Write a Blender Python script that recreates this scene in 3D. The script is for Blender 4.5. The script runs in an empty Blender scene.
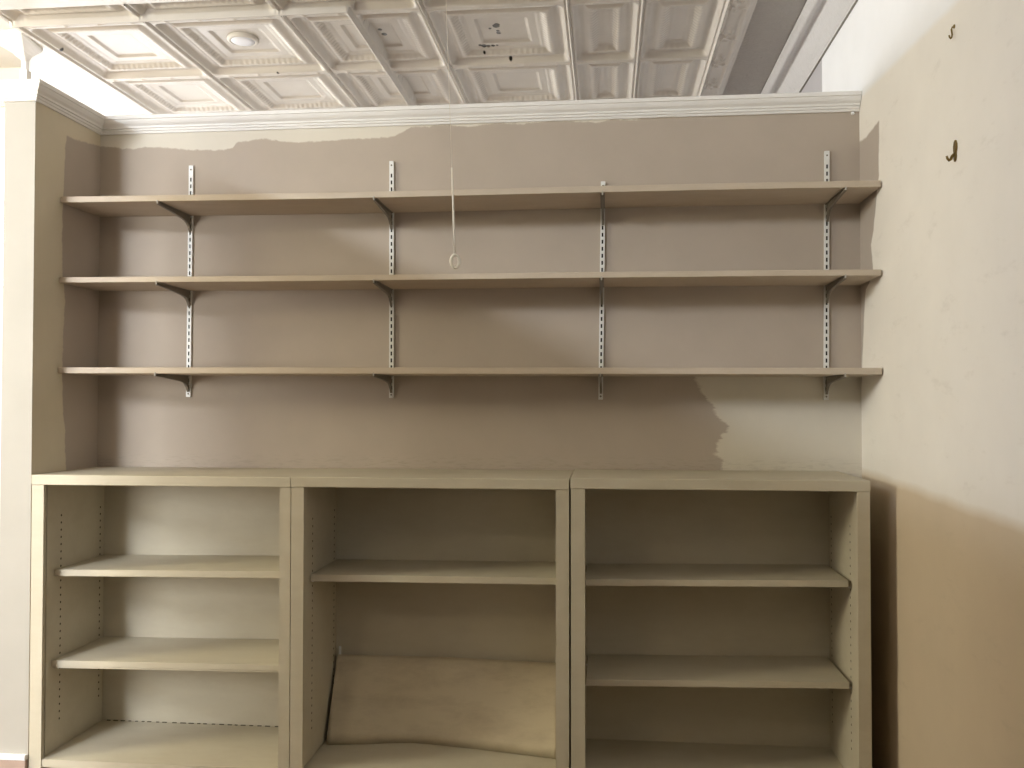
import bpy, bmesh, math, random
import numpy as np
from mathutils import Vector, Matrix

random.seed(7)
S = bpy.context.scene
C = S.collection
XL, XR = -1.9386, 0.8887          # left and right walls of the alcove
YF, YB, YS = 2.9208, 3.3243, 3.0598   # bookcase fronts, back wall, wall-shelf fronts
ZT = 2.39                         # top of the partition
ZC = 2.85                         # tin ceiling
CAM = (0.0, 0.0, 1.30)

# ------------------------------------------------------------------ materials
def lin(c):
    return tuple(((v/255)/12.92 if v/255 <= .04045 else ((v/255+.055)/1.055)**2.4) for v in c) + (1,)

class NT:
    def __init__(s, name, rough=.6, spec=.3, metal=0):
        m = bpy.data.materials.new(name); m.use_nodes = True
        s.m = m; s.n = m.node_tree.nodes; s.l = m.node_tree.links
        s.b = s.n['Principled BSDF']
        s.b.inputs['Roughness'].default_value = rough
        s.b.inputs['Specular IOR Level'].default_value = spec
        s.b.inputs['Metallic'].default_value = metal
        g = s.n.new('ShaderNodeNewGeometry'); s.pos = g.outputs['Position']
        x = s.n.new('ShaderNodeSeparateXYZ'); s.l.new(s.pos, x.inputs[0])
        s.x, s.y, s.z = x.outputs
    def val(s, sock, v):
        if hasattr(v, 'is_linked') or isinstance(v, bpy.types.NodeSocket): s.l.new(v, sock)
        else: sock.default_value = v
    def math(s, op, a, b=0.0, c=0.0, clamp=False):
        n = s.n.new('ShaderNodeMath'); n.operation = op; n.use_clamp = clamp
        for i, v in enumerate((a, b, c)): s.val(n.inputs[i], v)
        return n.outputs[0]
    def noise(s, scale, detail=4, rough=.55, stretch=None):
        n = s.n.new('ShaderNodeTexNoise'); n.inputs['Scale'].default_value = scale
        n.inputs['Detail'].default_value = detail; n.inputs['Roughness'].default_value = rough
        src = s.pos
        if stretch:
            v = s.n.new('ShaderNodeVectorMath'); v.operation = 'MULTIPLY'
            s.l.new(src, v.inputs[0]); v.inputs[1].default_value = stretch; src = v.outputs[0]
        s.l.new(src, n.inputs['Vector'])
        return n.outputs['Fac']
    def curve(s, x, pts, lo, hi):
        """piecewise-linear function of x through pts; lo/hi bound its values"""
        x0, x1 = pts[0][0], pts[-1][0]
        t = s.math('DIVIDE', s.math('SUBTRACT', x, x0), x1-x0, clamp=True)
        f = s.n.new('ShaderNodeFloatCurve'); cv = f.mapping.curves[0]
        q = [((a-x0)/(x1-x0), (b-lo)/(hi-lo)) for a, b in pts]
        cv.points[0].location = q[0]; cv.points[1].location = q[-1]
        for p in q[1:-1]: cv.points.new(*p)
        for p in cv.points: p.handle_type = 'VECTOR'
        f.mapping.update(); s.l.new(t, f.inputs['Value'])
        return s.math('MULTIPLY_ADD', f.outputs[0], hi-lo, lo)
    def below(s, a, b, soft=.004):
        """1 where a < b, with an edge soft metres wide"""
        return s.math('MULTIPLY_ADD', s.math('SUBTRACT', b, a), 1/soft, .5, clamp=True)
    def mix(s, f, a, b):
        n = s.n.new('ShaderNodeMix'); n.data_type = 'RGBA'
        s.val(n.inputs[0], f); s.val(n.inputs[6], a); s.val(n.inputs[7], b)
        return n.outputs[2]
    def mottle(s, col, amount=.06, scale=9):
        n = s.noise(scale, 5)
        f = s.math('MULTIPLY_ADD', s.math('SUBTRACT', n, .5), amount*2, 1)
        h = s.n.new('ShaderNodeVectorMath'); h.operation = 'SCALE'
        s.val(h.inputs[0], col if isinstance(col, bpy.types.NodeSocket) else col[:3]); s.l.new(f, h.inputs['Scale'])
        return h.outputs[0]
    def bump(s, h, strength=.2, dist=.001):
        n = s.n.new('ShaderNodeBump'); n.inputs['Strength'].default_value = strength
        n.inputs['Distance'].default_value = dist
        s.l.new(h, n.inputs['Height']); s.l.new(n.outputs[0], s.b.inputs['Normal'])
    def out(s, col): s.val(s.b.inputs['Base Color'], col)

CREAM = (.72, .67, .575, 1)
TAUPE = (.48, .41, .34, 1)
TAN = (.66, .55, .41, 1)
RCREAM = (.86, .82, .76, 1)
ENDC = (.46, .435, .39, 1)  # end face darkened in colour to offset the strong light on it
WHITE = (.88, .88, .89, 1)
BEIGE = (.60, .55, .435, 1)

def simple(name, col, rough=.6, spec=.3, metal=0, mottle=.05, scale=12, bump=.1, bscale=180):
    t = NT(name, rough, spec, metal)
    t.out(t.mottle(col, mottle, scale) if mottle else col)
    if bump: t.bump(t.noise(bscale, 2), bump)
    return t.m

def m_back():
    t = NT('back wall paint', .75, .2)
    top = [(-1.94,2.285),(-1.82,2.272),(-1.74,2.279),(-1.58,2.262),(-1.45,2.258),(-1.412,2.262),(-1.397,2.284),(-1.30,2.297),
           (-1.147,2.277),(-1.05,2.283),(-.916,2.285),(-.80,2.288),(-.745,2.308),(-.72,2.325),(-.66,2.322),(-.60,2.329),(-.50,2.316),
           (-.40,2.330),(-.316,2.322),(-.18,2.331),(-.02,2.318),(.02,2.331),(.10,2.322),(.16,2.334),(.335,2.330),(.40,2.336),(.95,2.336)]
    n = t.math('MULTIPLY', t.math('SUBTRACT', t.noise(34, 5, .6), .5), .022)
    m1 = t.below(t.math('ADD', t.z, n), t.curve(t.x, top, 2.2, 2.4), .005)
    edge = [(1.04,.405),(1.068,.407),(1.097,.407),(1.11,.388),(1.125,.386),(1.145,.39),(1.16,.394),(1.185,.411),(1.205,.43),(1.221,.426),
            (1.257,.387),(1.292,.373),(1.335,.338),(1.385,.318),(1.395,.315)]
    n2 = t.math('MULTIPLY', t.math('SUBTRACT', t.noise(60, 4, .6, (.5,1,2)), .5), .05)
    m2 = t.below(t.math('ADD', t.x, n2), t.curve(t.z, edge, 0, 1), .012)
    m2 = t.math('MAXIMUM', m2, t.below(1.395, t.z, .01))
    f = t.math('MULTIPLY', m1, m2)
    col = t.mix(f, CREAM, TAUPE)
    # scuffs along the foot of the wall
    sc = t.math('MULTIPLY', t.below(t.z, 1.10, .03), t.below(.56, t.noise(22, 6, .7, (1,1,6)), .1))
    col = t.mix(t.math('MULTIPLY', sc, .16), col, (.2,.17,.12,1))
    t.out(t.mottle(col, .07, 7)); t.bump(t.noise(160, 3), .12); return t.m

def m_left():
    t = NT('left wall paint', .75, .2)
    g = [(1.0,3.12),(1.07,3.121),(1.13,3.112),(1.2,3.114),(1.26,3.10),(1.38,3.091),(1.55,3.095),(1.668,3.104),(1.76,3.086),(1.881,3.082),
         (2.026,3.085),(2.12,3.09),(2.208,3.096),(2.30,3.106)]
    n = t.math('MULTIPLY', t.math('SUBTRACT', t.noise(30, 5, .6), .5), .02)
    m = t.below(t.curve(t.z, g, 3.0, 3.2), t.math('ADD', t.y, n), .006)
    tp = t.curve(t.y, [(3.06,2.255),(3.106,2.262),(3.2,2.268),(3.322,2.287)], 2.2, 2.4)
    m = t.math('MULTIPLY', m, t.below(t.math('ADD', t.z, n), tp, .006))
    m = t.math('MULTIPLY', m, t.below(t.y, 3.35, .01))
    m = t.math('MULTIPLY', m, t.below(-1.99, t.x, .01))
    base = t.mix(t.below(t.y, YF+.001, .001), (.70,.625,.475,1), ENDC)  # same wall, its front end toned down where the light is strongest
    t.out(t.mottle(t.mix(m, base, TAUPE), .06, 7)); t.bump(t.noise(160, 3), .12); return t.m

def m_right():
    t = NT('right wall paint', .72, .22)
    g = [(1.3,3.335),(1.38,3.318),(1.45,3.313),(1.55,3.29),(1.66,3.275),(1.69,3.262),(1.72,3.19),(1.746,3.172),(1.80,3.183),(1.834,3.193),(1.88,3.165),
         (1.925,3.144),(1.99,3.125),(2.047,3.096),(2.10,3.10),(2.224,3.089),(2.235,3.10)]
    n = t.math('MULTIPLY', t.math('SUBTRACT', t.noise(14, 4, .5), .5), .02)
    m = t.below(t.curve(t.z, g, 3.0, 3.4), t.math('ADD', t.y, n), .008)
    tp = t.curve(t.y, [(3.0,2.230),(3.10,2.224),(3.24,2.212),(3.324,2.222)], 2.1, 2.3)
    m = t.math('MULTIPLY', m, t.below(t.math('ADD', t.z, n), tp, .008))
    col = t.mix(m, RCREAM, (.46,.40,.35,1))
    # tan tone below a soft, nearly level line at bookcase-top height
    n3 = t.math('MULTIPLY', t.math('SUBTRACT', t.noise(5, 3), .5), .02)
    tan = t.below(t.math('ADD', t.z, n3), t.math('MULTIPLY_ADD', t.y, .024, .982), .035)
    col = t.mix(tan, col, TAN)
    # faint scuffs
    sc = t.below(.64, t.noise(7, 6, .7, (1,1,3)), .12)
    col = t.mix(t.math('MULTIPLY', sc, .10), col, (.3,.25,.18,1))
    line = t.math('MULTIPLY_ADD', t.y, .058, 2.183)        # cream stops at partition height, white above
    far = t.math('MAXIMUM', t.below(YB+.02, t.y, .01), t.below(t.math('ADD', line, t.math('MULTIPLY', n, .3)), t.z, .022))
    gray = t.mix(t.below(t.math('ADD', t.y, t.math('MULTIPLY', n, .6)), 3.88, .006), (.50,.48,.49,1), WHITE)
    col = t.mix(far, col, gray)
    t.out(t.mottle(col, .05, 6)); t.bump(t.noise(140, 3), .15); return t.m

def m_tin():
    t = NT('painted pressed tin', .27, .55)
    col = t.mottle((.70,.655,.595,1), .08, 8)
    # rust-through spots
    tot = None
    for x, y, r in [(-.464,3.812,.015),(-.459,3.80,.012),(-.461,3.885,.010),(-.462,3.862,.007),(-.493,3.836,.006),(-.556,3.99,.008),(-.540,3.998,.013),(-.522,4.002,.010),(-.500,4.0,.009),(-.482,3.998,.006),
                    (-.434,4.120,.008),(-.385,4.086,.006),(-.962,3.80,.009),(-.955,3.85,.012),(-1.522,4.10,.006),(-2.365,3.74,.008),(-.545,4.045,.006)]:
        dx = t.math('SUBTRACT', t.x, x); dy = t.math('MULTIPLY', t.math('SUBTRACT', t.y, y), .8)
        d = t.math('SQRT', t.math('ADD', t.math('MULTIPLY', dx, dx), t.math('MULTIPLY', dy, dy)))
        k = t.below(d, r, .004)
        tot = k if tot is None else t.math('MAXIMUM', tot, k)
    w = t.below(.30, t.noise(90, 3), .08)
    f = t.math('MULTIPLY', tot, w)
    col = t.mix(f, col, (.012,.010,.008,1))
    t.out(col); t.bump(t.noise(90, 4), .10, .002); return t.m

def stipple(name, col, scale, rough=.55):
    t = NT(name, rough, .4); t.out(t.mottle(col, .06, 30)); t.bump(t.noise(scale, 2), .8, .006); return t.m

def m_beige(name, base, grime=.12):
    t = NT(name, .5, .3)
    col = t.mottle(base, .06, 6)
    st = t.below(.55, t.noise(14, 7, .7, (.35,1,1)), .25)
    col = t.mix(t.math('MULTIPLY', st, grime), col, (.33,.25,.15,1))
    t.out(col); t.bump(t.noise(120, 3, .5, (.3,1,1)), .10); return t.m

M = dict(
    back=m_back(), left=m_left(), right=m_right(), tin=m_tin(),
    cream=simple('cream wall paint', CREAM, .75, .2),
    crown=simple('painted crown moulding', (.88,.86,.83,1), .45, .35, mottle=.03),
    white=simple('white plaster', WHITE, .7, .2),
    plain=stipple('stippled ceiling border', (.43,.40,.37,1), 60),
    cornice=stipple('painted tin cornice', (.70,.68,.67,1), 80, .35),
    case=m_beige('beige bookcase paint', BEIGE),
    wshelf=m_beige('beige wall shelf paint', (.56,.475,.375,1), .2),
    board=m_beige('beige loose board paint', (.66,.575,.42,1), .35),
    hole=simple('dark drilled hole', (.10,.085,.055,1), .9, .1, mottle=0, bump=0),
    slot=simple('dark slot', (.035,.033,.03,1), .8, .2, mottle=0, bump=0),
    std=simple('white enamelled steel', (.80,.80,.78,1), .3, .5, mottle=.02, bump=0),
    brk=simple('taupe painted steel', (.215,.19,.155,1), .45, .4, mottle=.05, bump=0),
    tip=simple('worn bracket tip', (.50,.47,.42,1), .4, .5, mottle=0, bump=0),
    cord=simple('off white cotton cord', (.80,.74,.62,1), .8, .1, mottle=.05, bump=0),
    ring=simple('ivory plastic ring', (.80,.74,.60,1), .35, .4, mottle=0, bump=0),
    brass=simple('aged brass', (.20,.135,.04,1), .4, .5, .6, mottle=.2, scale=60, bump=0),
    lens=simple('white plastic lens', (.86,.87,.93,1), .4, .4, mottle=0, bump=0),
    rim=simple('white plastic rim', (.74,.70,.64,1), .4, .4, mottle=0, bump=0),
    rod=simple('bright zinc rod', (.75,.74,.70,1), .35, .5, .2, mottle=0, bump=0),
    floor=simple('worn brown floor', (.20,.13,.085,1), .45, .4, mottle=.2, scale=6),
    base=simple('pinkish tan baseboard paint', (.46,.34,.28,1), .45, .3, mottle=.15, scale=20),
)
def emit(name, col, s):
    m = bpy.data.materials.new(name); m.use_nodes = True; n = m.node_tree.nodes; n.clear()
    e = n.new('ShaderNodeEmission'); e.inputs[0].default_value = col; e.inputs[1].default_value = s
    o = n.new('ShaderNodeOutputMaterial'); m.node_tree.links.new(e.outputs[0], o.inputs[0]); return m

# ------------------------------------------------------------------ mesh helpers
def box(bm, x0, x1, y0, y1, z0, z1, mi=0):
    v = [bm.verts.new(p) for p in ((x0,y0,z0),(x1,y0,z0),(x1,y1,z0),(x0,y1,z0),(x0,y0,z1),(x1,y0,z1),(x1,y1,z1),(x0,y1,z1))]
    for f in ((0,3,2,1),(4,5,6,7),(0,1,5,4),(1,2,6,5),(2,3,7,6),(3,0,4,7)):
        bm.faces.new([v[i] for i in f]).material_index = mi

def tube(bm, pts, r, n=10, mi=0, caps=True):
    pts = [Vector(p) for p in pts]; rings = []
    rs = r if isinstance(r, (list, tuple)) else [r]*len(pts)
    up = Vector((.123,.456,.881)).normalized()
    for i, p in enumerate(pts):
        d = (pts[min(i+1,len(pts)-1)]-pts[max(i-1,0)]).normalized()
        a = d.cross(up).normalized(); b = d.cross(a)
        rings.append([bm.verts.new(p+(a*math.cos(2*math.pi*k/n)+b*math.sin(2*math.pi*k/n))*rs[i]) for k in range(n)])
    for A, B in zip(rings, rings[1:]):
        for k in range(n):
            f = bm.faces.new((A[k],A[(k+1)%n],B[(k+1)%n],B[k])); f.material_index = mi; f.smooth = True
    if caps:
        bm.faces.new(rings[0][::-1]).material_index = mi; bm.faces.new(rings[-1]).material_index = mi

def extrude_profile(bm, pts, axis_from, axis_to, place, mi=0):
    """closed profile pts -> solid between two stations; place(p, s) gives 3-D"""
    A = [bm.verts.new(place(p, axis_from)) for p in pts]; B = [bm.verts.new(place(p, axis_to)) for p in pts]
    n = len(pts)
    for i in range(n): bm.faces.new((A[i],A[(i+1)%n],B[(i+1)%n],B[i])).material_index = mi
    bm.faces.new(A[::-1]).material_index = mi; bm.faces.new(B).material_index = mi

def obj(name, bm, mats, parent=None, bevel=0, smooth=False, seg=2):
    bmesh.ops.recalc_face_normals(bm, faces=bm.faces)
    me = bpy.data.meshes.new(name)
    if parent is not None:
        w = Vector((0,0,0)); p = parent
        while p: w += p.location; p = p.parent
        bmesh.ops.translate(bm, verts=bm.verts, vec=-w)
    bm.to_mesh(me); bm.free()
    for m in (mats if isinstance(mats, (list,tuple)) else [mats]): me.materials.append(m)
    o = bpy.data.objects.new(name, me); C.objects.link(o)
    if parent is not None: o.parent = parent
    if smooth:
        for p in me.polygons: p.use_smooth = True
    if bevel:
        b = o.modifiers.new('edge', 'BEVEL'); b.width = bevel; b.segments = seg; b.limit_method = 'ANGLE'; b.angle_limit = .6
        b.use_clamp_overlap = True
    return o

def recenter(o, loc):
    """put a top-level mesh's origin at loc"""
    o.data.transform(Matrix.Translation(-Vector(loc))); o.location = loc
def tag(o, label, cat, group=None):
    o['label'] = label; o['category'] = cat
    if group: o['group'] = group
    return o
def thing(name, label, cat, loc, group=None):
    o = bpy.data.objects.new(name, None); o.empty_display_size = .05; C.objects.link(o); o.location = loc
    return tag(o, label, cat, group)
def struct(o): o['kind'] = 'structure'; return o
def bx(*a):
    bm = bmesh.new(); box(bm, *a); return bm

# ------------------------------------------------------------------ the room
struct(obj('floor', bx(-5.5,1.2,-2.2,5.4,-.05,0), M['floor']))
struct(obj('wall_back', bx(XL,XR,YB,YB+.10,0,ZT-.004), M['back']))
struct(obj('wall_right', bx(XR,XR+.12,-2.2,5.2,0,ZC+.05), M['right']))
struct(obj('wall_left', bx(-2.05,XL,YF,YB+.10,0,ZT-.004), M['left']))
struct(obj('wall_far', (lambda b: (box(b,-5.5,-3.95,5.2,5.3,0,ZC+.05), box(b,-3.95,-3.25,5.2,5.3,0,2.0), box(b,-3.95,-3.25,5.2,5.3,2.56,ZC+.05),
        box(b,-3.25,1.0,5.2,5.3,0,ZC+.05), b)[-1])(bmesh.new()), M['white']))
struct(obj('wall_blocker', (lambda b: (box(b,-2.05,XL,-2.2,1.78,0,ZT), b)[-1])(bmesh.new()), M['cream']))  # unseen partition section, its end placed to shade the middle and right bookcases
struct(obj('wall_side', bx(-5.6,-5.5,-2.2,5.4,0,ZC+.05), M['cream']))

# clerestory window in the far wall: frame, mullions and the bright sky behind its glass
bm = bmesh.new()
for a in ((-3.95,-3.25,5.17,5.27,2.0,2.04),(-3.95,-3.25,5.17,5.27,2.52,2.56),(-3.95,-3.90,5.17,5.27,2.04,2.52),(-3.30,-3.25,5.17,5.27,2.04,2.52)): box(bm,*a)
box(bm,-3.90,-3.30,5.18,5.26,2.268,2.288)
struct(obj('window_1', bm, M['white'], bevel=.004))
sky = obj('window_2', bx(-3.90,-3.30,5.262,5.268,2.04,2.52), emit('bright sky behind the panes', (.86,.93,1,1), 2.5))
struct(sky)

# ------------------------------------------------------------------ crown moulding along the top of the partition
CR = [(0,2.329),(.007,2.329),(.009,2.336),(.014,2.338),(.015,2.343),(.013,2.345),(.019,2.347),(.020,2.353),(.023,2.356),(.029,2.361),(.034,2.369),
      (.036,2.375),(.040,2.377),(.041,2.388),(.038,2.391),(-.05,2.391)]
def crown_path():
    """mitred sweep: end face of the left wall, its alcove side, the back wall"""
    def at(p, k):
        d, z = p
        return [(-2.05-d, YB+.02, z), (-2.05-d, YF-d, z), (XL+d, YF-d, z), (XL+d, YB-d, z), (XR-.002, YB-d, z)][k]
    bm = bmesh.new(); cols = [[bm.verts.new(at(p, k)) for p in CR] for k in range(5)]
    for A, B in zip(cols, cols[1:]):
        for i in range(len(CR)-1): bm.faces.new((A[i],A[i+1],B[i+1],B[i]))
    for c in (cols[0], cols[-1]):
        q = [bm.verts.new(v.co) for v in c]; bm.faces.new(q)
    return bm
struct(obj('trim_1', crown_path(), M['crown'], smooth=False))
# cap of the partition behind the moulding
bm = bmesh.new(); box(bm,-2.05,XR-.003,YB+.0,YB+.10,ZT-.004,ZT+.001); box(bm,-2.05,XL,YF+.0,YB+.10,ZT-.004,ZT+.001)
struct(obj('trim_4', bm, M['crown']))

# cornice where the tin ceiling meets the right wall
prof = [(.769,2.85),(.771,2.842),(.776,2.838),(.781,2.834),(.787,2.827),(.794,2.823),(.801,2.823),(.808,2.826),(.815,2.831),(.822,2.833),(.829,2.829),
        (.838,2.817),(.846,2.800),(.852,2.784),(.858,2.772),(.866,2.760),(.874,2.750),(.8775,2.744),(.8815,2.740),(.882,2.731),(.889,2.731),(.889,2.86),(.769,2.86)]
bm = bmesh.new()
ys = np.arange(2.6, 5.2, .02); rows = []
for y in ys:
    r = []
    for i, (x, z) in enumerate(prof):
        e = .0016*math.sin(2*math.pi*y/.06)*(1 if i in (4,5,6) else 0) + .0014*math.sin(2*math.pi*y/.045)*(1 if i in (14,15) else 0)
        r.append(bm.verts.new((x, y, z-abs(e) if e else z)))
    rows.append(r)
for A, B in zip(rows, rows[1:]):
    for i in range(len(prof)-1):
        f = bm.faces.new((A[i],A[i+1],B[i+1],B[i])); f.smooth = 3 <= i < 16
bm.faces.new(rows[0]); bm.faces.new(rows[-1])
struct(obj('trim_2', bm, M['cornice']))
# dark caulk gap under the cornice
struct(obj('trim_5', bx(.882,.8885,2.6,5.19,2.7265,2.7315), M['brk']))

# flared plaster corner drop where the left room's cornice turns
top = [(-2.60,3.60),(-2.50,3.545),(-2.41,3.53),(-2.43,3.63),(-2.452,3.742),(-2.475,3.755),(-2.522,3.758),(-2.58,3.70)]
cx, cy = -2.528, 3.735
bm = bmesh.new(); lv = []
for z, s in ((2.86,1),(2.838,1),(2.832,.93),(2.826,.80),(2.818,.60),(2.810,.42),(2.80,.30),(2.79,.22),(2.775,.19),(2.745,.19)):
    ring = []
    for (x, y) in top:
        ex, ey = (x-cx), (y-cy)
        L = math.hypot(ex, ey); k = s if L < .09 else s*(1 - (1-s)*.25)
        px, py = cx+ex*k, cy+ey*k
        if s < .3: px, py = cx + ex/L*.016, cy + ey/L*.016
        ring.append(bm.verts.new((px, py, z)))
    lv.append(ring)
for A, B in zip(lv, lv[1:]):
    for i in range(8): bm.faces.new((A[i],A[(i+1)%8],B[(i+1)%8],B[i]))
bm.faces.new(lv[0]); bm.faces.new(lv[-1])
struct(obj('trim_3', bm, M['crown'], smooth=False))
# beam in the room beyond
struct(obj('trim_6', bx(-5.5,-2.69,3.95,3.97,2.67,ZC+.05), M['cream']))
# post under the corner drop
struct(obj('trim_7', bx(-2.545,-2.512,3.72,3.752,0,2.75), M['crown']))
# baseboard round the end of the left wall
bm = bmesh.new(); box(bm,-2.064,XL-.001,YF-.014,YF,0,.100,1); box(bm,-2.064,-2.05,YF,YB+.1,0,.100,1); box(bm,-2.067,XL-.001,YF-.017,YF,.100,.118); box(bm,-2.067,-2.05,YF,YB+.1,.100,.118)
struct(obj('baseboard_left', bm, [M['white'], M['base']], bevel=.003))

# ------------------------------------------------------------------ pressed-tin ceiling (one relief mesh)
XS = [-2.41,-1.866,-1.288,-.7205,-.151,.1403,.467]
YSM = [2.91,3.530,4.158,4.786,5.40]
def sm(t, a, b):
    u = np.clip((t-a)/(b-a), 0, 1); return u*u*(3-2*u)
def relief(t):
    h = .026*sm(t,.0145,.043)
    h -= .013*sm(t,.054,.084)
    h += .018*sm(t,.088,.120)
    h += .003*sm(t,.133,.137)
    h += .009*sm(t,.176,.184)
    return h
xs = np.concatenate([np.arange(-2.75,.58,.006), [.5801]]); ys = np.arange(3.36,5.0,.0042)
for c in XS:                                        # finer sampling over the folded seams
    k = 1 if c > -1.1 else .9897
    xs = np.concatenate([xs, c*k+np.arange(-.021,.0211,.0014)])
xs = np.unique(np.round(xs, 5)); xs = xs[np.concatenate([[True], np.diff(xs) > .0006])]
X, Y = np.meshgrid(xs, ys)
XSa = np.array(XS); YSa = np.array(YSM)
DROP = .016; KL = (ZC-DROP-1.30)/(ZC-1.30)
EX, EY = -1.0155*KL, 3.503*KL
low = (X < EX) & (X > -2.42) & (Y > EY)           # the back left sheets hang a little lower than the rest
XR_, YR_ = X, Y
X = np.where(low, X/KL, X); Y = np.where(low, Y/KL, Y)
dx = np.min(np.abs(X[...,None]-XSa), axis=-1); dy = np.min(np.abs(Y[...,None]-YSa), axis=-1)
T = np.minimum(dx, dy*.94)
R_ = .046; a_, b_ = np.maximum(R_-dx, 0), np.maximum(R_-dy*.94, 0)
T = np.clip(np.where((a_ > 0) & (b_ > 0), R_-np.hypot(a_, b_), T), 0, None)     # rounded coffer corners
inside = (X > XS[0]) & (X < XS[-1])
H = np.where(inside, relief(T), 0)
# egg-and-dart beading on the sloping band, small beads on the flat ribs
along = np.where(dx < dy*.94, Y, X)
band = np.exp(-((T-.102)/.013)**2)
H -= np.where(inside, .0032*band*(.5+.5*np.sin(2*np.pi*along/.026)), 0)
# seams running away from the viewer: rolled joints with a dark lap beside them
inx = (X > XS[0]-.02) & (X < XS[-1]+.02)
H -= .0075*np.exp(-(dx/.0030)**2)*inx
H += .0050*np.exp(-((dx-.0085)/.0026)**2)*inx
H -= np.where(inside, .003*np.exp(-(dy/.004)**2), 0)
H -= np.where(inside, .0035*np.exp(-(dy/.008)**2)*(np.abs(np.mod(X,.143)-.07) < .018)*np.exp(-((np.mod(X,.036)-.018)/.008)**2), 0)
# leafy border strip beside the last tiles
for e, w, d in ((.467,.012,.010),(.482,.004,-.004),(.552,.009,.009),(.571,.004,.004)):
    H -= d*np.exp(-((X-e)/w)**2)*(X > .44)
yc = 3.606-.30*2
while yc < 5.2:
    for (px, py, sx, sy, hh) in ((.500,0,.010,.012,.008),(.484,-.035,.007,.016,.007),(.520,-.04,.008,.018,.007),(.530,.03,.012,.010,.006),(.488,.032,.008,.013,.006),(.512,-.075,.005,.014,.005),(.506,.055,.006,.012,.005)):
        H -= 1.7*hh*np.exp(-((X-px)/sx)**2-((Y-yc-py)/sy)**2)
    yc += .300
# hand-beaten unevenness
rng = np.random.default_rng(3)
for _ in range(60):
    x0, y0, r = rng.uniform(-2.5,.5), rng.uniform(3.4,5.1), rng.uniform(.05,.16)
    H += rng.uniform(-.0016,.0016)*np.exp(-((X-x0)**2+(Y-y0)**2)/r**2)
X, Y = XR_, YR_
H = H - np.where(low, DROP, 0)
# straight batten along the edges of the lower sheets
edge = low & ((X > EX-.011) | (Y < EY+.011))
H = np.where(edge, -DROP-.005, H)
flap = ~low & (Y > EY) & (X >= EX) & (X < EX+.016)
H = np.where(flap, 0, H)
V = np.stack([X, Y, ZC+H], -1).reshape(-1,3)
ny, nx = X.shape
idx = np.arange(ny*nx).reshape(ny,nx)
F = np.stack([idx[:-1,:-1], idx[1:,:-1], idx[1:,1:], idx[:-1,1:]], -1).reshape(-1,4)
me = bpy.data.meshes.new('ceiling')
nv = len(V)
extra = []; exf = []
def quad(x0,x1,y0,y1,z):
    b = nv+len(extra); extra.extend([(x0,y0,z),(x0,y1,z),(x1,y1,z),(x1,y0,z)]); exf.append((b,b+1,b+2,b+3))
quad(.580,.80,2.2,5.2,ZC+.004)                      # plain stippled border
nplain = len(F)
quad(-5.5,1.0,-2.2,3.362,ZC+.001); quad(-5.5,-2.749,3.36,5.2,ZC); quad(-2.75,.585,4.993,5.2,ZC)
allv = V.tolist()+extra
me.from_pydata(allv, [], F.tolist()+exf)
me.materials.append(M['tin']); me.materials.append(M['plain'])
for p in me.polygons: p.use_smooth = True
me.polygons[nplain].material_index = 1; me.polygons[nplain].use_smooth = False
me.update()
o = bpy.data.objects.new('ceiling', me); C.objects.link(o); struct(o)
# roof over the tin so no light leaks through the relief
struct(obj('trim_8', bx(-5.6,1.05,-2.2,5.3,ZC+.055,ZC+.08), M['white']))

# disc light on the tin
t = thing('ceiling_light', 'small round white disc light on a ceiling tin panel, upper left', 'ceiling light', (-1.566,3.795,2.882))
def disc(bm, c, levels, n=40):
    rings = [[bm.verts.new((c[0]+r*math.cos(2*math.pi*k/n), c[1]+r*math.sin(2*math.pi*k/n), z)) for k in range(n)] for r, z in levels]
    for A, B in zip(rings, rings[1:]):
        for k in range(n): bm.faces.new((A[k],A[(k+1)%n],B[(k+1)%n],B[k])).smooth = True
    bm.faces.new(rings[0]); bm.faces.new(rings[-1])
DC = (-1.566,3.795)
bm = bmesh.new(); disc(bm, DC, ((.067,2.884),(.0675,2.869),(.065,2.8645),(.056,2.862),(.051,2.864),(.050,2.872))); obj('rim', bm, M['rim'], t)
bm = bmesh.new(); disc(bm, DC, ((.0505,2.876),(.0505,2.864),(.047,2.8615),(.030,2.860),(.004,2.8597))); obj('lens', bm, M['lens'], t)

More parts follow.
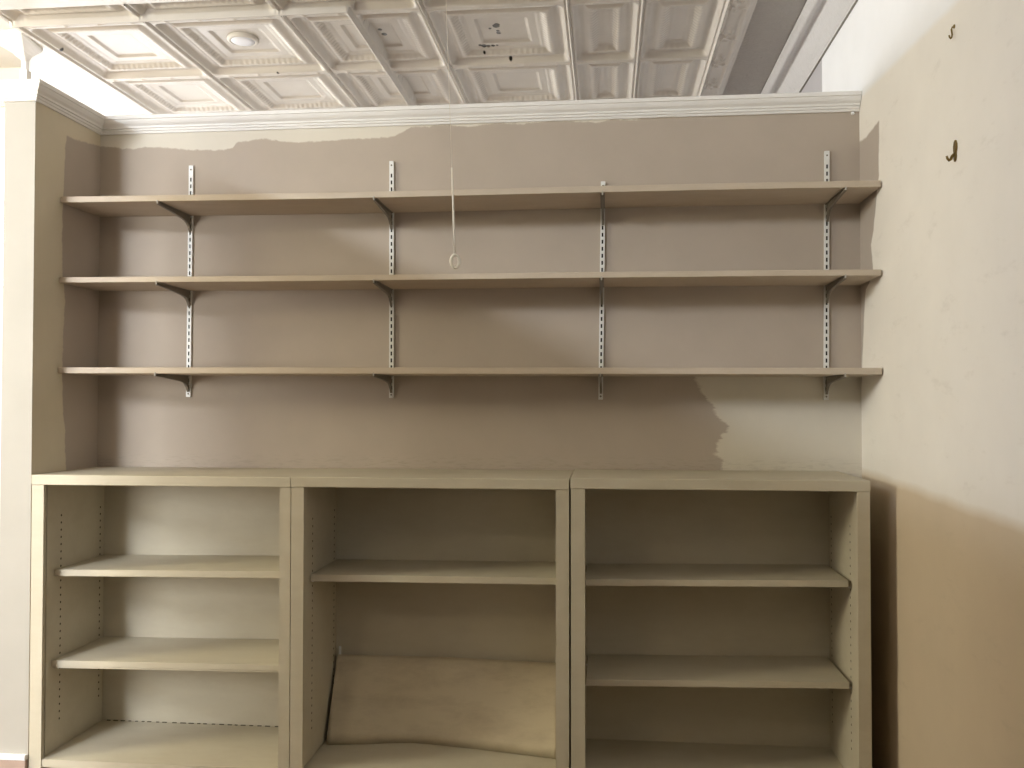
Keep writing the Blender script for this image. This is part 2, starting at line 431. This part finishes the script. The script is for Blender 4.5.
# ------------------------------------------------------------------ bookcases
ZTOP = 1.0555
def tiltbox(bm, x0, x1, y0, y1, za, zb, th):
    v = [bm.verts.new(p) for p in ((x0,y0,za),(x1,y0,zb),(x1,y1,zb),(x0,y1,za),(x0,y0,za+th),(x1,y0,zb+th),(x1,y1,zb+th),(x0,y1,za+th))]
    for f in ((0,3,2,1),(4,5,6,7),(0,1,5,4),(1,2,6,5),(2,3,7,6),(3,0,4,7)): bm.faces.new([v[i] for i in f])
def bookcase(x0, x1, lab, lst, rst, shelves, dz=0, chips=False):
    zt = ZTOP+dz
    t = thing('bookcase', lab, 'bookcase', ((x0+x1)/2, (YF+YB)/2, 0), 'beige bookcases along the foot of the wall')
    yb = YB-.004
    obj('top', bx(x0, x1, YF-.003, yb, zt-.034, zt), M['case'], t, bevel=.0025)
    for side, (a, b) in (('l',(x0+.001,x0+lst)), ('r',(x1-rst,x1-.001))):
        bm = bmesh.new()
        box(bm, a, b, YF, YF+.015, 0, zt-.0345)                                  # face stile
        if side == 'l': p0, p1 = a, b-.006
        else: p0, p1 = a+.006, b
        box(bm, p0, p1, YF+.031, yb-.012, 0, zt-.0345)                           # side, a rebate left open behind the stile
        if side == 'l': box(bm, a, a+.016, YF+.015, YF+.031, 0, zt-.0345)
        else: box(bm, b-.016, b, YF+.015, YF+.031, 0, zt-.0345)
        xf = p1 if side == 'l' else p0; s = 1 if side == 'l' else -1
        z = .20
        while z < .93:
            for yy in (3.032, 3.280):
                n = 8; A = [bm.verts.new((xf+s*.0004, yy+.0042*math.cos(2*math.pi*k/n), z+.0042*math.sin(2*math.pi*k/n))) for k in range(n)]
                f = bm.faces.new(A if s > 0 else A[::-1]); f.material_index = 1
            z += .0252
        obj('side_panel', bm, [M['case'], M['hole']], t)
    xi0, xi1 = x0+lst-.006, x1-rst+.006
    obj('back_panel', bx(x0+.003, x1-.003, yb-.0115, yb, .0, zt-.035), M['case'], t)
    bm = bmesh.new(); box(bm, xi0+.0005, xi1-.0005, YF+.004, yb-.012, .075, .10)
    if chips:                                                    # dark chipped caulk along the back edge
        x = xi0+.02
        while x < xi1-.03:
            w = random.uniform(.010,.022); box(bm, x, x+w, 3.3035, 3.3078, .0995, .1022, 1); x += w+random.uniform(.010,.022)
    obj('bottom_shelf', bm, [M['case'], M['hole']], t)
    obj('kick_board', bx(xi0+.001, xi1-.001, YF+.03, YF+.045, 0, .0745), M['case'], t)
    for (yf, zl, th, g0, g1, two) in shelves:
        bm = bmesh.new(); tiltbox(bm, xi0+g0, xi1-g1, yf, yb-.014, zl[0]-th, zl[1]-th, th)
        if two: tiltbox(bm, xi0+g0+.003, xi1-g1-.003, yf+.002, yb-.014, zl[0]-th-.0065, zl[1]-th-.0065, .006)
        obj('shelf', bm, M['case'], t, bevel=.0008)
        for sx in (xi0, xi1):
            for yy in (3.032, 3.265):
                b = bmesh.new(); w = .006 if sx == xi0 else -.006; zz = zl[0 if sx == xi0 else 1]-th-.0045-(.006 if two else 0)
                tube(b, [(sx-w*.5,yy,zz), (sx+w,yy,zz)], .003, 8)
                obj('shelf_pin', b, M['rod'], t)
    return t
bL = bookcase(XL+.002, -1.0325, 'leftmost of the three beige bookcases, brightly lit, two inner shelves', .0435, .0375,
         [(2.992,(.7236,.7330),.0225,.002,.003,False),(2.982,(.4145,.4235),.0195,.002,.003,True)], 0, True)
bM = bookcase(-1.0318, -.1195, 'middle beige bookcase, one inner shelf above a loose leaning board', .043, .043,
         [(3.004,(.7220,.7275),.0225,.003,.004,False)], .0013)
bR = bookcase(-.1155, .8052, 'rightmost beige bookcase, two inner shelves, standing in shade beside the right wall', .0455, .0385,
         [(3.010,(.7235,.7365),.0210,.006,.012,False),(3.008,(.3995,.4165),.0205,.008,.012,False)], .005)
# loose board leaning in the middle unit, warped
def interp(pts, x):
    for (a, b), (c, d) in zip(pts, pts[1:]):
        if x <= c: return b+(d-b)*(x-a)/(c-a)
    return pts[-1][1]
bot = [(0,3.148),(.18,3.172),(.30,3.192),(.36,3.1975),(.44,3.192),(.62,3.168),(1,3.1055)]
topz = [(0,.3715),(.5,.3735),(.72,.3695),(1,.3635)]
NU = 48; bm = bmesh.new(); fr, bk = [], []
for i in range(NU+1):
    u = i/NU; yb_ = interp(bot, u); zt = interp(topz, u)
    xb, xt = -.979+u*(.979-.1655), -1.008+u*(1.008-.172)
    a, b = [], []
    for j in range(9):
        v = j/8; x = xb+(xt-xb)*v; y = yb_+(3.283-yb_)*v; z = .1012+(zt-.1012)*v
        a.append(bm.verts.new((max(x,-.982), y, z))); b.append(bm.verts.new((max(x,-.982), y+.015, z+.004*(1 if 1 else 0))))
    fr.append(a); bk.append(b)
for i in range(NU):
    for j in range(8):
        bm.faces.new((fr[i][j],fr[i+1][j],fr[i+1][j+1],fr[i][j+1])).smooth = True
        bm.faces.new((bk[i][j],bk[i][j+1],bk[i+1][j+1],bk[i+1][j])).smooth = True
    bm.faces.new((fr[i][0],bk[i][0],bk[i+1][0],fr[i+1][0])); bm.faces.new((fr[i][8],fr[i+1][8],bk[i+1][8],bk[i][8]))
for k in (0, NU):
    for j in range(8): bm.faces.new((fr[k][j],fr[k][j+1],bk[k][j+1],bk[k][j]))
o = tag(obj('loose_shelf_board', bm, M['board']), 'warped beige shelf board leaning against the back of the middle bookcase', 'board'); recenter(o, (-.57,3.2,.10))
bm = bmesh.new(); tube(bm, [(-.972,3.2985,.102),(-.9775,3.3025,.404)], [.0042,.0042], 10)
o = tag(obj('metal_rod', bm, M['rod']), 'thin pale metal rod standing behind the leaning board in the middle bookcase', 'rod'); recenter(o, (-.972,3.298,.10))

# ------------------------------------------------------------------ wall shelves
def shelf_z(k, x):
    u = (x-XL)/(XR-XL)
    return [[2.031,2.0195],[1.7435,1.7315],[1.4245,1.4130]][k][0]*(1-u)+[[2.031,2.0195],[1.7435,1.7315],[1.4245,1.4130]][k][1]*u
TH = [.0215,.0195,.0215]
LAB = ['topmost of the three long beige wall shelves, just below the crown moulding','middle one of the three long beige wall shelves, behind the pull cord ring',
       'lowest of the three long beige wall shelves, nearest the bookcase tops']
for k in range(3):
    N = 60; bm = bmesh.new(); rows = []
    for i in range(N+1):
        x = XL+.005+(XR-.005-XL-.005)*i/N; z = shelf_z(k, x)
        e = (.0025*math.sin(2.2*x+.6) if k == 0 else .0012*math.sin(2.6*x+k)) if k < 2 else 0
        y0 = YS+.0012*math.sin(5*x+k)
        rows.append([bm.verts.new(p) for p in ((x,y0,z-TH[k]+e),(x,y0,z+e),(x,YB-.0115,z+e),(x,YB-.0115,z-TH[k]+e))])
    for A, B in zip(rows, rows[1:]):
        for j in range(4): bm.faces.new((A[j],A[(j+1)%4],B[(j+1)%4],B[j]))
    bm.faces.new(rows[0][::-1]); bm.faces.new(rows[-1])
    o = tag(obj('wall_shelf', bm, M['wshelf'], bevel=.002), LAB[k], 'shelf', 'long wall shelves'); recenter(o, (-.52,3.19,shelf_z(k,-.52)-TH[k]))

# standards: slotted white steel strips
STD = [(-1.5715,2.200,1.321),(-.7925,2.196,1.317),(-.0175,2.101,1.311),(.771,2.190,1.310)]
TILT = [.004,-.002,.010,.008]
SL = ['leftmost white slotted shelf standard screwed to the wall','second white slotted shelf standard from the left, left of the pull cord',
      'third white slotted shelf standard from the left, barely rising above the top shelf','rightmost white slotted shelf standard, nearest the right wall']
for i, (x, z1, z0) in enumerate(STD):
    bm = bmesh.new(); h = .0082
    sk = lambda z: (z-(z0+z1)/2)/(z1-z0)*TILT[i]
    yw = YB-.0002; yf = YB-.0105
    def sbox(xa, xb, ya, yb_, za, zb, mi=0):
        v = [bm.verts.new((xx+sk(zz), yy, zz)) for xx, yy, zz in ((xa,ya,za),(xb,ya,za),(xb,yb_,za),(xa,yb_,za),(xa,ya,zb),(xb,ya,zb),(xb,yb_,zb),(xa,yb_,zb))]
        for f in ((0,3,2,1),(4,5,6,7),(0,1,5,4),(1,2,6,5),(2,3,7,6),(3,0,4,7)): bm.faces.new([v[q] for q in f]).material_index = mi
    # channel: two flanges and a slotted face made of rails and bridges, dark behind the slots
    sbox(x-h, x-h+.0018, yf, yw, z0, z1); sbox(x+h-.0018, x+h, yf, yw, z0, z1)
    w = .0030; za = z0; z = z0+.030; cuts = []
    while z < z1-.05: cuts.append((z, z+.0145)); z += .0254
    sbox(x-h+.0018, x-w, yf, yf+.0018, z0, z1); sbox(x+w, x+h-.0018, yf, yf+.0018, z0, z1)
    for a, b in cuts: sbox(x-w, x+w, yf, yf+.0018, za, a); za = b
    sbox(x-w, x+w, yf, yf+.0018, za, z1)
    sbox(x-h+.002, x+h-.002, yw-.0012, yw, z0, z1, 1)
    o = tag(obj('shelf_standard', bm, [M['std'], M['slot']]), SL[i], 'shelf standard', 'slotted shelf standards'); recenter(o, (x, YB-.005, z0))
    # screw heads become parts of the standard
    for zz in (z0+.012, z1-.016):
        b = bmesh.new(); n = 12
        A = [b.verts.new((x+sk(zz)+.0034*math.cos(2*math.pi*k/n), yf-.0001, zz+.0034*math.sin(2*math.pi*k/n))) for k in range(n)]
        B = [b.verts.new((x+sk(zz)+.0026*math.cos(2*math.pi*k/n), yf-.0012, zz+.0026*math.sin(2*math.pi*k/n))) for k in range(n)]
        for k in range(n): b.faces.new((A[k],A[(k+1)%n],B[(k+1)%n],B[k]))
        b.faces.new(B); b.faces.new(A[::-1])
        obj('screw', b, M['brk'], o)

# brackets: folded steel, one under every shelf at every standard
proto = thing('shelf_bracket', '', 'shelf bracket', (0,0,0), 'shelf brackets')
P = [(.0112,0),(.262,0),(.2655,.0045),(.268,.0045),(.268,-.008),(.262,-.0095),(.20,-.0125),(.13,-.0175),(.075,-.0225),(.052,-.027),(.036,-.034),(.024,-.044),(.017,-.055),(.0112,-.062)]
bm = bmesh.new()
extrude_profile(bm, [(d,z-.0016 if z == 0 else z) for d, z in P], -.0020, .0020, lambda p, s: (s, YB-p[0], p[1]))
obj('arm', bm, M['brk'], proto, bevel=.0006)
bm = bmesh.new(); box(bm, -.0075, .0075, YB-.255, YB-.0125, -.0016, -.0002); obj('shelf_seat', bm, M['brk'], proto)
bm = bmesh.new(); low = P[5:]
for (a, b) in zip(low, low[1:]):
    v = [bm.verts.new(q) for q in ((-.0042,YB-a[0],a[1]),(.0042,YB-a[0],a[1]),(.0042,YB-b[0],b[1]),(-.0042,YB-b[0],b[1]))]
    bm.faces.new(v)
bmesh.ops.remove_doubles(bm, verts=bm.verts, dist=1e-5)
o = obj('lower_flange', bm, M['brk'], proto); s = o.modifiers.new('thick', 'SOLIDIFY'); s.thickness = .0012; s.offset = 0
bm = bmesh.new(); box(bm, -.0021, .0021, YB-.2690, YB-.2655, -.0085, .0035); obj('tip', bm, M['tip'], proto, bevel=.0005)['label'] = 'worn pale metal tip'
ROW = ['top', 'middle', 'lowest']; COL = ['leftmost standard', 'second standard from the left', 'third standard from the left', 'rightmost standard']
first = True
for k in range(3):
    for i, (x, z1, z0) in enumerate(STD):
        if first: r = proto; first = False
        else:
            r = proto.copy(); C.objects.link(r)
            for ch in list(proto.children):
                c = ch.copy(); C.objects.link(c); c.parent = r
        e = (.0025*math.sin(2.2*x+.6) if k == 0 else .0012*math.sin(2.6*x+k)) if k < 2 else 0
        z = shelf_z(k, x)-TH[k]+e-.0002
        r.location = (x+(z-(z0+z1)/2)/(z1-z0)*TILT[i], 0, z)
        r['label'] = 'taupe steel bracket under the %s wall shelf, on the %s' % (ROW[k], COL[i])

# ------------------------------------------------------------------ pull cord
t = thing('pull_cord', 'off white pull cord with an oval ring hanging in front of the wall shelves', 'pull cord', (-.3355,2.0,1.599))
def cx_(z): return -.335-.0368*(z-1.63)
bm = bmesh.new(); tube(bm, [(cx_(z),2.0,z) for z in (1.629,1.70,1.78,1.822)], [.0024,.0023,.0021,.0017], 8); obj('cord', bm, M['cord'], t)
bm = bmesh.new(); tube(bm, [(cx_(z),2.0,z) for z in (1.822,2.2,2.6,ZC)], .0006, 6); obj('thread', bm, M['cord'], t)['label'] = 'thinner thread above the thick cord'
bm = bmesh.new(); n, m = 36, 10; rr = []
for i in range(n):
    a = 2*math.pi*i/n; ca, sa = math.cos(a), math.sin(a)
    c = Vector((-.3345+.0095*ca*.92, 2.0+.0095*ca*.35, 1.6135+.0142*sa)); nrm = Vector((ca*.92, ca*.35, sa*.8)).normalized(); ax = Vector((-.35,.92,0))
    rr.append([bm.verts.new(c+(nrm*math.cos(2*math.pi*k/m)+ax*math.sin(2*math.pi*k/m))*.0033) for k in range(m)])
for i in range(n):
    for k in range(m): bm.faces.new((rr[i][k],rr[(i+1)%n][k],rr[(i+1)%n][(k+1)%m],rr[i][(k+1)%m])).smooth = True
obj('ring', bm, M['ring'], t)

# ------------------------------------------------------------------ brass hooks on the right wall
def arc(c, r, a0, a1, n=10):
    return [(c[0]-r*math.cos(math.radians(a0+(a1-a0)*i/n)), c[1], c[2]+r*math.sin(math.radians(a0+(a1-a0)*i/n))) for i in range(n+1)]
hx = XR
t = thing('wall_hook', 'small bent brass wire hook high on the right wall, above the other hook', 'hook', (hx,2.435,2.248), 'brass hooks on the right wall')
bm = bmesh.new(); tube(bm, [(hx+.004,2.435,2.266),(hx-.006,2.435,2.264),(hx-.008,2.434,2.258),(hx-.007,2.432,2.243),(hx-.009,2.431,2.236),(hx-.012,2.429,2.233),(hx-.015,2.428,2.236),(hx-.016,2.428,2.241)], .0022, 8)
obj('hook', bm, M['brass'], t)
bm = bmesh.new(); tube(bm, [(hx+.002,2.435,2.266),(hx-.003,2.435,2.266)], [.006,.0045], 12); obj('rosette', bm, M['brass'], t)
t = thing('wall_hook', 'leaf-backed brass hook on the right wall, below the smaller wire hook', 'hook', (hx,2.433,1.939), 'brass hooks on the right wall')
bm = bmesh.new(); out = [(-.004,-.028),(.004,-.026),(.008,-.016),(.007,-.006),(.012,.004),(.012,.016),(.004,.027),(-.004,.024),(-.010,.012),(-.009,0),(-.006,-.010),(-.007,-.020)]
extrude_profile(bm, out, -.0045, .0005, lambda p, s: (hx+s, 2.433-p[0], 1.945+p[1])); obj('leaf_plate', bm, M['brass'], t, bevel=.0015)
bm = bmesh.new(); tube(bm, [(hx-.002,2.433,1.938),(hx-.010,2.433,1.930),(hx-.013,2.432,1.923),(hx-.018,2.431,1.920),(hx-.022,2.430,1.924),(hx-.024,2.430,1.931)], [.0042,.0040,.0038,.0036,.0033,.0028], 10)
obj('hook', bm, M['brass'], t)

# white nail head under the moulding
bm = bmesh.new(); n = 12; rings = []
for r, y in ((.0015,-.006),(.0045,-.005),(.0062,-.002),(.0062,.004)):
    rings.append([bm.verts.new((.8655+r*math.cos(2*math.pi*k/n), YB+y, 2.3235+r*math.sin(2*math.pi*k/n))) for k in range(n)])
for A, B in zip(rings, rings[1:]):
    for k in range(n): bm.faces.new((A[k],A[(k+1)%n],B[(k+1)%n],B[k]))
bm.faces.new(rings[0]); bm.faces.new(rings[-1])
o = tag(obj('nail', bm, M['white'], smooth=True), 'white painted nail head under the right end of the crown moulding', 'nail'); recenter(o, (.8655,YB,2.3235))

# ------------------------------------------------------------------ light
def area(name, loc, target, size, power, col, sy=None):
    d = bpy.data.lights.new(name, 'AREA'); d.energy = power; d.color = col; d.size = size
    if sy: d.shape = 'RECTANGLE'; d.size_y = sy
    else: d.shape = 'DISK'
    o = bpy.data.objects.new(name, d); C.objects.link(o); o.location = loc
    o.rotation_euler = (Vector(target)-Vector(loc)).to_track_quat('-Z','Y').to_euler(); return o
def point(name, loc, r, power, col):
    d = bpy.data.lights.new(name, 'POINT'); d.energy = power; d.color = col; d.shadow_soft_size = r
    o = bpy.data.objects.new(name, d); C.objects.link(o); o.location = loc; return o
for i in range(12):                     # fluorescent tube in the room to the left, beyond the low partition
    point('tube light', (-2.80,-1.55+.15*i,2.81), .035, 24.5, (.83,.90,1))
point('front fill light', (-1.90,-.40,2.76), .12, 16, (1,.80,.50))  # added warm fill from the front for the leaning board, no known lamp
area('window daylight, front of the left room', (-3.15,-.35,1.5), (-1.5,3.0,.7), 1.4, 92, (1,.99,.95), 1.1)
area('window daylight, side of the left room', (-4.6,1.5,2.2), (.9,2.4,1.5), .8, 80, (1,.94,.70), .6)
area('window daylight beyond the partition', (-4.4,4.3,2.38), (.9,3.6,2.6), .9, 75, (.93,.96,1), .24)
area('daylight from the far window', (-2.7,5.1,2.2), (-2.3,3.3,2.6), 1.2, 4.5, (.97,.97,1), .4)

w = bpy.data.worlds.new('World'); S.world = w; w.use_nodes = True
w.node_tree.nodes['Background'].inputs[0].default_value = (1,.80,.46,1)
w.node_tree.nodes['Background'].inputs[1].default_value = .01

# ------------------------------------------------------------------ camera
yaw, pitch, roll, F = .1033, .0204, .0006, 915.6
d = Vector((-math.sin(yaw)*math.cos(pitch), math.cos(yaw)*math.cos(pitch), math.sin(pitch)))
r = Vector((math.cos(yaw), math.sin(yaw), 0)); u = r.cross(d)
r2 = r*math.cos(roll)+u*math.sin(roll); u2 = -r*math.sin(roll)+u*math.cos(roll)
cd = bpy.data.cameras.new('camera'); cd.sensor_fit = 'HORIZONTAL'; cd.sensor_width = 36; cd.lens = F*36/1024; cd.clip_start = .05
co = bpy.data.objects.new('camera', cd); C.objects.link(co)
co.matrix_world = Matrix(((r2.x,u2.x,-d.x,CAM[0]),(r2.y,u2.y,-d.y,CAM[1]),(r2.z,u2.z,-d.z,CAM[2]),(0,0,0,1)))
S.camera = co
S.view_settings.view_transform = 'Standard'; S.view_settings.look = 'None'; S.view_settings.gamma = 1
S.view_settings.use_curve_mapping = False; S.view_settings.exposure = 0
